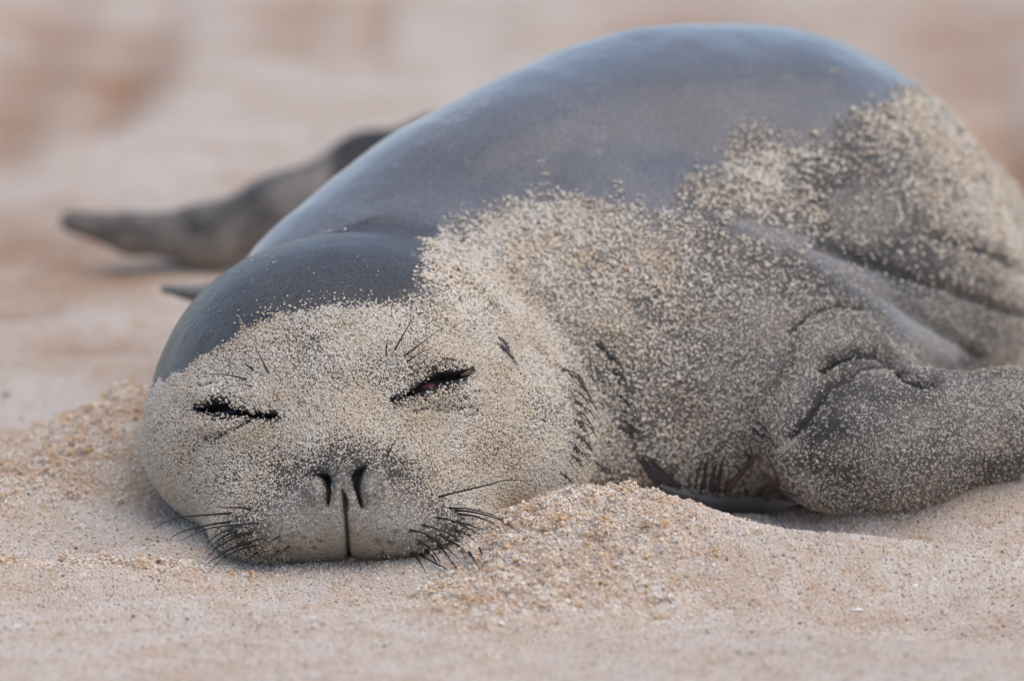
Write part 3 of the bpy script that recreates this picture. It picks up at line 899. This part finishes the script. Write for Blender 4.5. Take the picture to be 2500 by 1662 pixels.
for k in range(3):          # shorter whiskers between the long ones
    x0, y0 = CHEEK((random.uniform(-50, 560), random.uniform(980, 1330)))[0]
    WHISKERS.append([(x0, y0), (x0 + 16, y0 + 9), (x0 + 28, y0 + 18 + random.uniform(-3, 3)), (x0 + 36, y0 + 27)])
    x0, y0 = FACE((random.uniform(600, 800), random.uniform(1270, 1390)))[0]
    WHISKERS.append([(x0, y0), (x0 - 18, y0 + 5), (x0 - 34, y0 + 14), (x0 - 48, y0 + 26 + random.uniform(-3, 4))])
for pts in WHISKERS:
    add_hair('whisker', pts, random.uniform(.00062, .00085), .0018, .006)
BROWS = [
    (R_EYE((515, 490), (525, 370), (540, 235)), whisk_m), (R_EYE((640, 410), (740, 230), (840, 60), (900, -60)), whisk_m), (R_EYE((760, 500), (950, 360), (1140, 220), (1300, 100)), whisk_m),
    (R_EYE((805, 575), (900, 510), (1010, 440), (1130, 395)), whisk_m),
    (L_EYE((1320, 500), (1240, 350), (1170, 210), (1120, 100)), whisk_m), (L_EYE((1110, 455), (1020, 400), (940, 350)), whisk_m), (L_EYE((1010, 590), (850, 550), (690, 525), (540, 512)), whisk_m),
    (L_EYE((1090, 690), (1010, 665), (920, 655)), whisk_m), (FACE((665, 245), (640, 205), (615, 150)), pale_m), (FACE((340, 462), (290, 464), (250, 455)), pale_m),
    (FACE((910, 945), (885, 910), (865, 888)), pale_m), (FACE((1405, 905), (1430, 850), (1470, 790)), whisk_m),
    (CHEEK((1770, 465), (1850, 505), (1950, 490)), pale_m),
]
for pts, m in BROWS:
    add_hair('brow_hair' if pts[0][1] < 440 else 'stray_hair', pts, .00060, .0012, .014, m)
for bx, by in R_EYE((1540, 770), (1565, 765), (1590, 765), (1615, 760), (1640, 760)):
    add_hair('eyelash', [(bx, by), (bx + 3.5, by - 3), (bx + random.uniform(7, 11), by - random.uniform(4.5, 7.5))], .0004, .001, .004, plain('straw_hair', (.30, .24, .15), .5) if 'straw_hair' not in bpy.data.materials else bpy.data.materials['straw_hair'], 8)
for s in HAIR_STROKES:      # wet fur clumped into points along the neck folds
    pts = [(p[0], p[1]) for p in s]
    if on_seal(*pts[0], 6) and on_seal(*pts[-1], 6):
        link('fur_tuft', tube('fur_tuft', hair_path(pts, .0002, .0022), 0, 0, 8, prof=lambda t: .0001 + .00038 * math.sin(math.pi * min(1, t * .9 + .05))), bpy.data.materials.get('wet_fur_tuft') or plain('wet_fur_tuft', (.035, .033, .033), .5), seal)

# ------------------------------------------------------------------ sand grains
def grain_tree(m, seeds=4, detail=2):
    t = bpy.data.node_groups.new('scatter', 'GeometryNodeTree')
    t.interface.new_socket('Geometry', in_out='INPUT', socket_type='NodeSocketGeometry')
    t.interface.new_socket('Geometry', in_out='OUTPUT', socket_type='NodeSocketGeometry')
    N, Lk = t.nodes, t.links
    gi, go = N.new('NodeGroupInput'), N.new('NodeGroupOutput')
    g2i = N.new('GeometryNodeGeometryToInstance')
    for k in range(seeds):
        ico = N.new('GeometryNodeMeshIcoSphere'); ico.inputs['Radius'].default_value = .5; ico.inputs['Subdivisions'].default_value = detail
        sp = N.new('GeometryNodeSetPosition')
        nz = N.new('ShaderNodeTexNoise'); nz.noise_dimensions = '4D'; nz.inputs['W'].default_value = k * 7.7; nz.inputs['Scale'].default_value = 1.7; nz.inputs['Detail'].default_value = 2
        sub = N.new('ShaderNodeVectorMath'); sub.operation = 'SUBTRACT'; sub.inputs[1].default_value = (.5, .5, .5)
        sc = N.new('ShaderNodeVectorMath'); sc.operation = 'SCALE'; sc.inputs['Scale'].default_value = .7
        Lk.new(nz.outputs['Color'], sub.inputs[0]); Lk.new(sub.outputs[0], sc.inputs[0])
        Lk.new(ico.outputs[0], sp.inputs['Geometry']); Lk.new(sc.outputs[0], sp.inputs['Offset'])
        sm = N.new('GeometryNodeSetMaterial'); sm.inputs['Material'].default_value = m
        Lk.new(sp.outputs[0], sm.inputs['Geometry'])
        Lk.new(sm.outputs[0], g2i.inputs[0])
    iop = N.new('GeometryNodeInstanceOnPoints')
    iop.inputs['Pick Instance'].default_value = True
    Lk.new(gi.outputs[0], iop.inputs['Points']); Lk.new(g2i.outputs[0], iop.inputs['Instance'])
    for nm, dt, sock in (('pick', 'INT', 'Instance Index'), ('rot', 'FLOAT_VECTOR', 'Rotation'), ('scl', 'FLOAT_VECTOR', 'Scale')):
        na = N.new('GeometryNodeInputNamedAttribute'); na.data_type = dt; na.inputs['Name'].default_value = nm
        Lk.new(na.outputs[0], iop.inputs[sock])
    Lk.new(iop.outputs[0], go.inputs[0])
    return t
def scatter(name, pts, size, m, flat=.8, **props):
    k = len(pts)
    me_ = bpy.data.meshes.new(name)
    me_.vertices.add(k); me_.vertices.foreach_set('co', np.asarray(pts, np.float32).ravel())
    a = me_.attributes.new('pick', 'INT', 'POINT'); a.data.foreach_set('value', RNG.integers(0, 4, k).astype(np.int32))
    a = me_.attributes.new('rot', 'FLOAT_VECTOR', 'POINT'); a.data.foreach_set('vector', (RNG.random((k, 3)) * 6.283).astype(np.float32).ravel())
    s3 = size[:, None] * RNG.uniform(.75, 1.2, (k, 3))
    a = me_.attributes.new('scl', 'FLOAT_VECTOR', 'POINT'); a.data.foreach_set('vector', s3.astype(np.float32).ravel())
    o = link(name, me_, m, None, **props)
    md = o.modifiers.new('scatter', 'NODES'); md.node_group = grain_tree(m)
    print('[grains]', name, k)
    return o

me.calc_loop_triangles()
T = np.empty(len(me.loop_triangles) * 3, np.int32); me.loop_triangles.foreach_get('vertices', T); T = T.reshape(-1, 3)
A = np.linalg.norm(np.cross(wld[T[:, 1]] - wld[T[:, 0]], wld[T[:, 2]] - wld[T[:, 0]]), axis=1) / 2
Pc, cv = P[T].mean(1), cover[T].mean(1)
wz = q[T][:, :, 2].mean(1)
# grain diameter by region: fine on the muzzle, middling on the face, coarse on the neck and back
face_d = (((Pc[:, 0] - 350) / 205) ** 2 + ((Pc[:, 1] - 445) / 150) ** 2)
base = .00128 + .00055 * sstep(.9, 1.5, face_d) * sstep(760, 640, Pc[:, 0])
base = base + .0007 * sstep(650, 760, Pc[:, 0]) * sstep(330, 220, Pc[:, 1])
base = base - .00025 * sstep(640, 780, Pc[:, 0]) * sstep(280, 340, Pc[:, 1])
base = base + .0008 * np.exp(-((Pc[:, 0] - 450) / 40) ** 2 - ((Pc[:, 1] - 285) / 40) ** 2)
base = base * (.80 + .22 * np.exp(-((Pc[:, 0] - 560) / 130) ** 2 - ((Pc[:, 1] - 250) / 60) ** 2) + .15 * sstep(650, 760, Pc[:, 0]) * sstep(330, 220, Pc[:, 1]))
muz = np.exp(-((Pc[:, 0] - 346) / 95) ** 2 - ((Pc[:, 1] - 520) / 42) ** 2) * (wz < .12)
base = base * (1 - .4 * muz) * (1 - .25 * np.exp(-((Pc[:, 0] - 350) / 80) ** 2 - ((Pc[:, 1] - 475) / 32) ** 2) * (wz < .2))
dens = np.clip(cv, 0, 1.1) ** 1.25 * 1.75 * A / (.785 * base ** 2)
cnt = RNG.poisson(dens)
tid = np.repeat(np.arange(len(T)), cnt)
r1_, r2_ = RNG.random((2, len(tid)))
fl = r1_ + r2_ > 1
r1_[fl], r2_[fl] = 1 - r1_[fl], 1 - r2_[fl]
gpos = wld[T[tid, 0]] * (1 - r1_ - r2_)[:, None] + wld[T[tid, 1]] * r1_[:, None] + wld[T[tid, 2]] * r2_[:, None]
gn = to_world(nrm[T[tid]].mean(1).astype(float))
gs = base[tid] * np.clip(RNG.lognormal(-.03, .28, len(tid)), .45, 2.0)
gpos = gpos + gn * (gs * RNG.uniform(.1, .55, len(tid)))[:, None]
# grains piled into little clumps on the neck and back
nz_ = np.where((Pc[tid][:, 0] > 420) & ((((Pc[tid][:, 0] - 350) / 205) ** 2 + ((Pc[tid][:, 1] - 445) / 150) ** 2) > 1))[0]
pick = nz_[RNG.random(len(nz_)) < .05]
reps = RNG.integers(3, 9, len(pick))
ci = np.repeat(pick, reps)
off = RNG.normal(0, 1, (len(ci), 3))
off -= gn[ci] * (off * gn[ci]).sum(1, keepdims=True)
cpos = gpos[ci] + off * (gs[ci] * .8)[:, None] + gn[ci] * (gs[ci] * RNG.uniform(.1, .7, len(ci)))[:, None]
csz = gs[ci] * RNG.uniform(.5, .95, len(ci))
gpos, gs = np.concatenate([gpos, cpos]), np.concatenate([gs, csz])
# stray specks on the bare wet fur
extra, exs = [], []
def stray(px, py, d):
    s = on_seal(px, py, 7)
    if s is not None:
        b_ = to_w(s[0]); nn_ = to_w(s[1])
        for j in range(1 if d < .0022 else 5):
            dd = d if d < .0022 else d * random.uniform(.22, .5)
            o_ = np.zeros(3) if d < .0022 else np.array([random.gauss(0, .45), random.gauss(0, .45), random.gauss(0, .3)]) * d
            o_ = o_ - nn_ * (o_ @ nn_) + nn_ * random.uniform(.1, .5) * dd
            extra.append(b_ + o_); exs.append(dd)
for px, py, d in ((542, 161, .0042), (544, 174, .0045), (598, 152, .003), (618, 182, .005), (620, 190, .004), (540, 184, .003), (532, 190, .003), (528, 191, .003), (636, 196, .003), (447, 226, .0026), (365, 185, .003), (515, 112, .003), (837, 73, .006), (327, 231, .0032), (345, 230, .002), (421, 249, .0034), (418, 250, .002), (275, 262, .0022), (640, 250, .003)):
    stray(px, py, d)
for k in range(420):        # a spray above the caked brow, thinning upwards
    x = random.uniform(235, 415)
    yl = 312 + ((x - 345) / 110) ** 2 * 28
    stray(x, yl - abs(random.gauss(0, 9)) - 1, random.uniform(.0006, .0016))
for k in range(60):
    stray(random.uniform(190, 410), random.uniform(240, 340), random.uniform(.0005, .0010))
gpos = np.concatenate([gpos, np.array(extra)]); gs = np.concatenate([gs, np.array(exs)])
scatter('sand_coating', gpos, gs, coat, kind='stuff', label='pale coarse sand grains stuck to the seal\'s face, neck and flank', category='sand')

# grains on the beach itself, finer away from the camera
def ground_band(n_, y0, y1):
    y = RNG.uniform(y0, y1, n_)
    half = (D + y * .985) * 512 / FPX + .05
    x = -UC0 - .0 + RNG.uniform(-1, 1, n_) * half
    return x - 2 * 0, y
yn = gp(512, 700)[1]
x, y = ground_band(230000, yn, .26)
x = x + 0
keep = RNG.random(len(x)) < .85
x, y = x[keep], y[keep]
sz = np.clip(RNG.lognormal(math.log(.00105), .30, len(x)), .0005, .0026)
z = ground_z(x, y) + sz * .12
scatter('sand_grains', np.stack([x, y, z], -1), sz, grain, kind='stuff', label='loose pale sand grains covering the beach in front of the seal', category='sand')
# damp crumbs heaped beside the chin and along the banks
x, y = ground_band(700000, yn, .45)
cl = clump(x, y)
keep = RNG.random(len(x)) < cl ** 1.3 * .25
x, y, cl = x[keep], y[keep], cl[keep]
sz = np.clip(RNG.lognormal(math.log(.00125), .38, len(x)), .0006, .0040)
z = ground_z(x, y) + sz * .22
cp = np.stack([x, y, z], -1)
xc, yc = ground_band(60000, yn, .45)
kc = RNG.random(len(xc)) < clump(xc, yc) ** 1.5 * .085
xc, yc = xc[kc], yc[kc]
rc = np.clip(RNG.lognormal(math.log(.0032), .40, len(xc)), .0015, .0075)
zc = ground_z(xc, yc) + rc * .15
nb = np.clip((rc / .00075) ** 2 * 1.1, 6, 90).astype(int)
ic = np.repeat(np.arange(len(xc)), nb)
dv = RNG.normal(0, 1, (len(ic), 3)); dv /= np.linalg.norm(dv, axis=1, keepdims=True)
dv[:, 2] = np.abs(dv[:, 2])
rr_ = rc[ic] * RNG.uniform(.75, 1.08, len(ic))
cl_ = np.stack([xc, yc, zc], -1)[ic] + dv * rr_[:, None] * np.array([1, 1, .8])
print('[clumps]', len(xc), len(ic))
cp = np.concatenate([cp, cl_]); sz = np.concatenate([sz, np.clip(RNG.lognormal(math.log(.00115), .3, len(ic)), .0006, .0025)])
scatter('sand_crumbs', cp, sz, crumb, kind='stuff', label='golden crumbs of damp sand heaped beside the seal\'s chin', category='sand')

# ------------------------------------------------------------------ feather under the chest
feather = bpy.data.objects.new('feather', None); COL.objects.link(feather)
feather['label'] = 'dark ragged feather lying on the sand against the seal\'s chest'
feather['category'] = 'feather'
fe_m = plain('dark_feather', (.030, .026, .027), .5)
fe_v = plain('grey_feather_vane', (.075, .070, .075), .4)
fe_b = plain('brown_feather_barb', (.075, .045, .032), .5)
def fpt(px, py, lift=.006):
    w = None
    for dy in range(0, 60, 4):
        c_ = on_seal(px, py - dy, 9)
        if c_ is not None:
            w = c_[0][2]; break
    w = min(w if w is not None else .2, .24) - lift - .006
    p = to_w(cpt(px, py, w))
    return p
def fpath(pts, lift=.006):
    ws = [fpt(px, py, lift) @ FWD for px, py in pts]
    k = np.array(ws)
    k = np.minimum(k, np.convolve(np.pad(k, 1, mode='edge'), [.25, .5, .25], 'valid'))
    return [to_w(cpt(px, py, w)) for (px, py), w in zip(pts, k)]
link('shaft', tube('shaft', fpath(FEATH((1900, 770), (1600, 790), (1300, 800), (1000, 775), (800, 710), (620, 630), (500, 560))), .0011, .0006, 24), fe_v, feather)
def vane(name, top, bot, m, n=40, lift=.004):
    a, b = spline(fpath(top, lift), n), spline(fpath(bot, lift), n)
    V_, F_ = [], []
    rows = 6
    off = -FWD * .0006
    for side in (0, 1):
        for k in range(n + 1):
            for r in range(rows + 1):
                t = r / rows
                c = a[k] * (1 - t) + b[k] * t - FWD * (.005 * math.sin(math.pi * t))
                c = c + UP * (.0010 * math.sin(k * 2.1) + .0006 * math.sin(k * 5.3 + 1)) * (1 if r in (0, rows) else 0) - FWD * .0003 * math.sin(k * 3.0)
                V_.append(c + off * (1 if side else -1))
    S = (n + 1) * (rows + 1)
    for k in range(n):
        for r in range(rows):
            i0 = k * (rows + 1) + r
            f = (i0, i0 + 1, i0 + rows + 2, i0 + rows + 1)
            F_.append(f); F_.append(tuple(S + j for j in f[::-1]))
    return link(name, mesh_from(name, V_, F_), m, feather)
vane('vane', FEATH((470, 540), (620, 590), (800, 640), (1000, 690), (1250, 710), (1500, 720), (1900, 740)), FEATH((560, 700), (700, 745), (880, 790), (1080, 880), (1250, 900), (1550, 880), (1850, 800)), fe_v)
vane('vane', FEATH((1000, 800), (1200, 820), (1400, 845), (1650, 820)), FEATH((1080, 880), (1230, 920), (1450, 930), (1640, 900)), fe_m, 24, .003)
BARBS = [
    ((640, 560), (600, 430), (710, 340), 14), ((560, 560), (570, 490), (580, 430), 16), ((790, 600), (780, 500), (785, 430), 12), ((850, 600), (880, 420), (960, 245), 14),
    ((930, 620), (955, 420), (990, 230), 26), ((1010, 650), (1040, 450), (1070, 330), 30), ((1070, 650), (1110, 420), (1140, 285), 30),
    ((1380, 400), (1400, 290), (1230, 225), 14), ((1440, 260), (1410, 150), (1300, 135), 12), ((1310, 440), (1290, 395), (1190, 370), 14),
    ((1150, 650), (1200, 640), (1230, 600), 12), ((1390, 680), (1380, 640), (1360, 590), 16), ((1360, 580), (1350, 540), (1330, 500), 14), ((1680, 590), (1740, 560), (1700, 540), 14),
    ((1900, 690), (1780, 640), (1660, 630), 16),
]
for k in range(16):
    t = k / 15
    BARBS.append(((430 + 270 * t, 560 + 25 * t), (340 + 200 * t, 430 + 20 * t), (235 + 160 * t + random.uniform(-15, 15), 300 + 5 * t + random.uniform(-35, 30)), 18))
for a_, b_, c_, wd in BARBS:
    pts = FEATH(a_, b_, c_)
    r = wd / 4.289 * .41 * .00068
    link('barb', tube('barb', fpath(pts, .004), 0, 0, 8, prof=lambda t, r=r: r * (1 - .85 * t ** 1.5), flat=FWD), fe_m, feather)
for a_, b_, c_, wd in (((1180, 640), (1330, 440), (1540, 220), 46), ((1520, 660), (1700, 520), (1570, 200), 26), ((1680, 600), (1600, 480), (1480, 380), 26), ((1500, 670), (1600, 600), (1690, 520), 30)):
    pts = FEATH(a_, b_, c_)
    r = wd / 4.289 * .41 * .00068
    link('barb', tube('barb', fpath(pts, .003), 0, 0, 8, prof=lambda t, r=r: r * (1 - .7 * t), flat=FWD), fe_b, feather)
o = link('hair_strand', tube('hair_strand', [on_ground(*p) + np.array([0, 0, .001]) - FWD * .002 for p in FEATH((2175, 880), (2150, 940), (2110, 1000), (2090, 1060), (2110, 1120), (2160, 1170))], .0004, .0002, 16), plain('brown_hair', (.12, .07, .045), .5), None)
o['label'] = 'thin brown hair curling on the sand below the raised flipper'; o['category'] = 'hair'

# ------------------------------------------------------------------ pebbles and shell bits that can be told apart
PR = crop(1700, 1300, 2.949)
PL = crop(0, 900, 2.0575)
def stone(name, px, py, wpx, hpx, m, label, cat, group, seed):
    g_ = on_ground(px, py)
    bm = bmesh.new()
    bmesh.ops.create_icosphere(bm, subdivisions=3, radius=1)
    rs = random.Random(seed)
    sc = .00066 * (D + g_ @ FWD) / D
    for v in bm.verts:
        nz = 1 + .30 * float(vnoise(np.array([[v.co.x * 1.6 + seed, v.co.y * 1.6, v.co.z * 1.6]]), seed)[0])
        v.co = Vector((v.co.x * wpx * sc * nz, v.co.y * wpx * sc * .8 * nz, v.co.z * hpx * sc * nz))
    mm = bpy.data.meshes.new(name); bm.to_mesh(mm); bm.free()
    mm.polygons.foreach_set('use_smooth', np.ones(len(mm.polygons), bool))
    o = link(name, mm, m)
    o.location = g_ + np.array([0, 0, hpx * sc * .35])
    o.rotation_euler = (0, 0, rs.uniform(-.5, .5))
    o['label'] = label; o['category'] = cat; o['group'] = group
dk, rd, org, gy, wh = plain('dark_pebble', (.05, .035, .03), .6), plain('red_grain', (.26, .08, .05), .6), plain('orange_grain', (.55, .22, .08), .6), plain('grey_pebble', (.16, .14, .13), .7), plain('white_shell', (.78, .76, .74), .4)
for k, ((px, py), w_, h_, m, lab) in enumerate([
    (PR((990, 418))[0], 2.0, 1.3, dk, 'dark brown oval pebble in the coarse sand right of the mound'),
    (PR((980, 582))[0], 1.4, 1.2, dk, 'round dark red pebble just below the white shell sliver'),
    (PR((1092, 180))[0], 1.4, 1.0, dk, 'small dark pebble high on the smooth slope under the hollow'),
    (PR((808, 115))[0], 1.1, .8, dk, 'tiny dark pebble on the rim of the hollow below the flipper'),
    (PR((628, 697))[0], 1.4, 1.1, dk, 'small dark pebble above the flat grey one in the foreground'),
    (PR((638, 872))[0], 2.2, 1.5, dk, 'angular dark pebble lowest of the three in the front sand'),
    (PR((815, 772))[0], 3.4, 1.8, gy, 'flat grey oval pebble, largest in the front sand'),
    (PR((1240, 735))[0], 2.2, 1.8, gy, 'jagged grey pebble right of the flat oval one'),
    (PR((75, 718))[0], 1.5, 1.2, gy, 'small grey pebble in the smooth sand below the mound'),
    (PR((920, 662))[0], 1.3, 1.2, rd, 'small red pebble in the smooth front sand'),
    (PR((1790, 775))[0], 2.2, 1.2, org, 'orange brown pebble near the lower right corner'),
    (PR((1500, 1030))[0], 3.4, 1.8, gy, 'blurred grey pebble at the bottom edge of the sand'),
    (PR((305, 282))[0], 2.2, .8, dk, 'dark splinter beside the edge of the crumbly mound'),
    (PR((1657, 143))[0], 1.6, 1.0, gy, 'grey pebble near the top of the right slope'),
    (PR((1195, 52))[0], 2.6, 1.8, dk, 'brown pebble in the shaded hollow below the flipper'),
    (PR((1620, 628))[0], 2.6, 1.0, rd, 'red brown sliver at the foot of the coarse sand'),
    (PR((1530, 302))[0], 1.8, .9, rd, 'red brown grain in the middle of the coarse sand patch'),
    (PL((165, 1315))[0], 2.4, 1.6, org, 'bright orange pebble in the lower left sand'),
    (PL((490, 1335))[0], 2.6, 1.2, rd, 'reddish flat pebble right of the bright orange one'),
    (PL((685, 1320))[0], 1.8, 1.4, dk, 'dark brown pebble in the lower left sand'),
    (PL((795, 970))[0], 2.2, 1.8, rd, 'reddish pebble just in front of the sand ridge'),
    (PL((325, 978))[0], 1.8, 1.1, dk, 'dark red pebble under the crumbly ridge at left'),
    (PL((840, 1003))[0], 1.6, 1.2, gy, 'grey pebble beside the reddish one before the chin'),
    (PL((740, 862))[0], 1.8, 1.2, dk, 'dark red pebble on the ridge beside the whisker tips'),
    (PL((30, 140))[0], 4.5, 3.0, gy, 'blurred grey pebble on the sand behind the left bank'),
    (CHEEK((1610, 850))[0], 2.6, 2.4, rd, 'crimson pebble on the crumbly mound near the jaw'),
]):
    stone('pebble', px, py, w_, h_, m, lab, 'pebble', 'pebbles scattered on the sand', 100 + k)
for k, ((px, py), w_, h_, lab) in enumerate([
    (PL((1570, 1250))[0], 6.0, 1.2, 'white shell sliver lying in the sand below the muzzle'),
    (PR((1160, 556))[0], 6.5, 1.2, 'long white shell sliver on the lip of the coarse patch'),
    (PR((915, 392))[0], 3.2, 1.2, 'small white shell chip beside the dark oval pebble'),
    (PR((90, 422))[0], 3.4, 1.0, 'white shell chip at the foot of the crumbly mound'),
    (PL((85, 1300))[0], 3.8, 2.0, 'rounded cream shell bit at the lower left edge'),
    (PR((1575, 390))[0], 3.0, 2.2, 'pale rounded shell bit in the coarse sand at right'),
]):
    stone('shell_fragment', px, py, w_, h_, wh, lab, 'shell', 'white shell bits on the sand', 300 + k)
